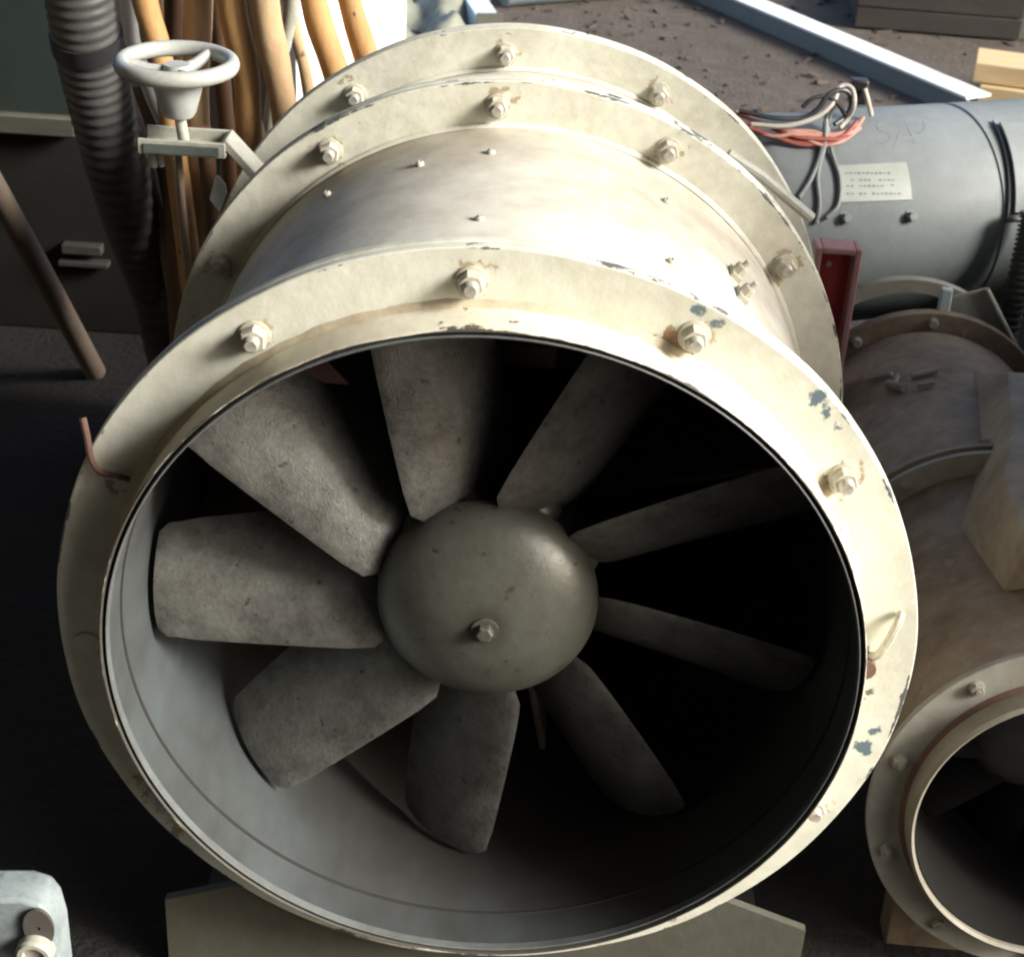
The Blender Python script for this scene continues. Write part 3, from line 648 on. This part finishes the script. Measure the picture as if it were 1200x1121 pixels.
# ribbed hose
P = [atY(84, -60, 1.2), atY(97, 20, 1.22), atY(111, 90, 1.26), atY(131, 170, 1.31), atY(158, 260, 1.38), atY(188, 345, 1.46)]
e = atY(215, 415, 1.55); e.z = GZ+.05; P += [e]
hs = thing("ribbed_hose", "thick ribbed grey hose coming down at left of the hand wheel", "hose", (e.x, e.y, GZ))
off = Vector((e.x, e.y, GZ)); sp_ = spline([p-off for p in P], 420)
link("hose_body", G().tube(sp_, lambda t: .058+.0011*math.sin(t*2*pi*40), 28).mesh("hose_body", 80), M_hose, hs)
i0 = 88
link("tape_band", G().tube([sp_[i0], sp_[i0+6], sp_[i0+12], sp_[i0+18]], .0625, 28).mesh("tape_band"), M_tape, hs)

# cabinet at top left; its near-black body stands in for shade behind hose and poles
CY = 2.0
xr = atY(330, 60, CY).x; xl = -2.35
cb = thing("shade_cabinet", "wide cabinet, near-black body standing in for shade, dark green door panel at top left", "cabinet", ((xl+xr)/2, CY+.14, GZ))
cw_ = xr-xl; ox = (xl+xr)/2
link("body", G().box((0, 0, .68), (cw_, .28, 1.36)).mesh("body"), M_black, cb, bev=.004)
pr_ = atY(78, 60, CY-.03).x-ox; zr = atY(40, 146, CY-.04).z-GZ
link("door_panel", G().box(((pr_-.7)/2-.0, -.155, zr+.42), (pr_+.7, .03, .80)).mesh("door_panel"), M_cab, cb, bev=.004)
link("lower_rail", G().box(((pr_-.7)/2+.0, -.165, zr), (pr_+.72, .05, .045)).mesh("lower_rail"), M_rail, cb, bev=.005)
for (xa, xb, yy, hh) in ((72, 118, 294, .022), (68, 126, 311, .012)):
    a, b = atY(xa, yy, CY-.03)-Vector((ox, CY+.14, GZ)), atY(xb, yy, CY-.03)-Vector((ox, CY+.14, GZ))
    link("latch_bar", G().box(((a.x+b.x)/2, -.155, (a.z+b.z)/2), (b.x-a.x, .03, hh)).mesh("latch_bar"), M_black2, cb, bev=.002)
# leaning pole at the left edge
a = atZ(112, 440); b = atY(-46, 150, 1.15)
pl = link("leaning_rod", G().tube(spline([Vector((a.x, a.y, GZ+.01)), (a+b)/2+Vector((0, 0, .01)), b, b+(b-a)*.4], 24), .0235, 16).mesh("leaning_rod"), mat("brown steel tube", (.20, .155, .12), (.11, .08, .06), .6, 10, .5)); tag(pl, "brown round rod leaning in from the left edge above dark ground", "rod")
# pale pedestal with a bolt, bottom left corner
pd = thing("pedestal_lug", "pale blue-white metal lug with a slot and bolt in the bottom left corner", "lug", (-.51, -.2, GZ))
tl = atY(0, 1017, -.2); k1 = atY(62, 1024, -.2); k2 = atY(80, 1062, -.2); k3 = atY(88, 1135, -.2)
o_ = Vector((-.51, -.2, GZ))
out = [(-.66+.51, 0), (-.66+.51, tl.z-GZ)]+[(v.x-o_.x, v.z-GZ) for v in (tl,)]
mid1 = atY(40, 1017, -.2); out += [(v.x-o_.x, v.z-GZ) for v in (mid1, k1, atY(73, 1038, -.2), k2, k3)]+[(k3.x-o_.x+.01, 0)]
M_lug = mat("scuffed pale enamel", (.25, .295, .30), (.10, .125, .14), .8, 22, .5, chips=((.12, .14, .16), .66, 40))
link("lug_body", G().prism(out, -.05, 0).mesh("lug_body", 50), M_lug, pd, bev=.005)
s0 = atY(45, 1088, -.256)-o_
link("slot", G().lathe([(0, .002), (0, .019), (.004, .019), (.004, .002)], 28, True, M=Matrix.Translation((s0.x, -.056, s0.z)) @ Matrix.Diagonal((.9, 1, 1.5, 1))).mesh("slot"), M_dark, pd)
s1 = atY(42, 1114, -.26)-o_
g = G().lathe([(-.004, .021), (-.016, .021), (-.02, .018), (-.02, .013), (-.014, .012), (-.014, .002)], 28, M=Matrix.Translation((s1.x, -.05, s1.z))); link("bolt_head", g.mesh("bolt_head"), M_galv, pd)

# tall cabinet added at the right, outside the frame: it shades the small fan
sc = thing("shade_locker", "unseen locker-shaped blocker added to shade the small fan", "locker", (1.78, .42, GZ))
link("blocker_body", G().box((0, 0, .82), (.5, 1.22, 1.62)).mesh("blocker_body"), M_rail, sc, bev=.004)
link("blocker_door", G().box((-.256, 0, .82), (.012, 1.16, 1.54)).mesh("blocker_door"), M_greenst, sc, bev=.003)
link("handle", G().tube([(-.29, -.4, .62), (-.29, -.4, .78)], .008, 8).mesh("handle"), M_galv, sc)

cr = thing("shade_crates", "unseen stack of two crates added to shade the grey motor", "crates", (1.75, 1.42, GZ))  # added outside the frame to keep sun off the motor's lower part
for z in (.0, .42):
    link("crate", G().box((0, 0, z+.205), (.5, .76, .40)).mesh("crate"), M_crate, cr, bev=.006)
    for q in (-.12, .0, .12): link("slat", G().box((-.258, 0, z+.205+q), (.014, .74, .09)).mesh("slat"), M_crate, cr, bev=.002)
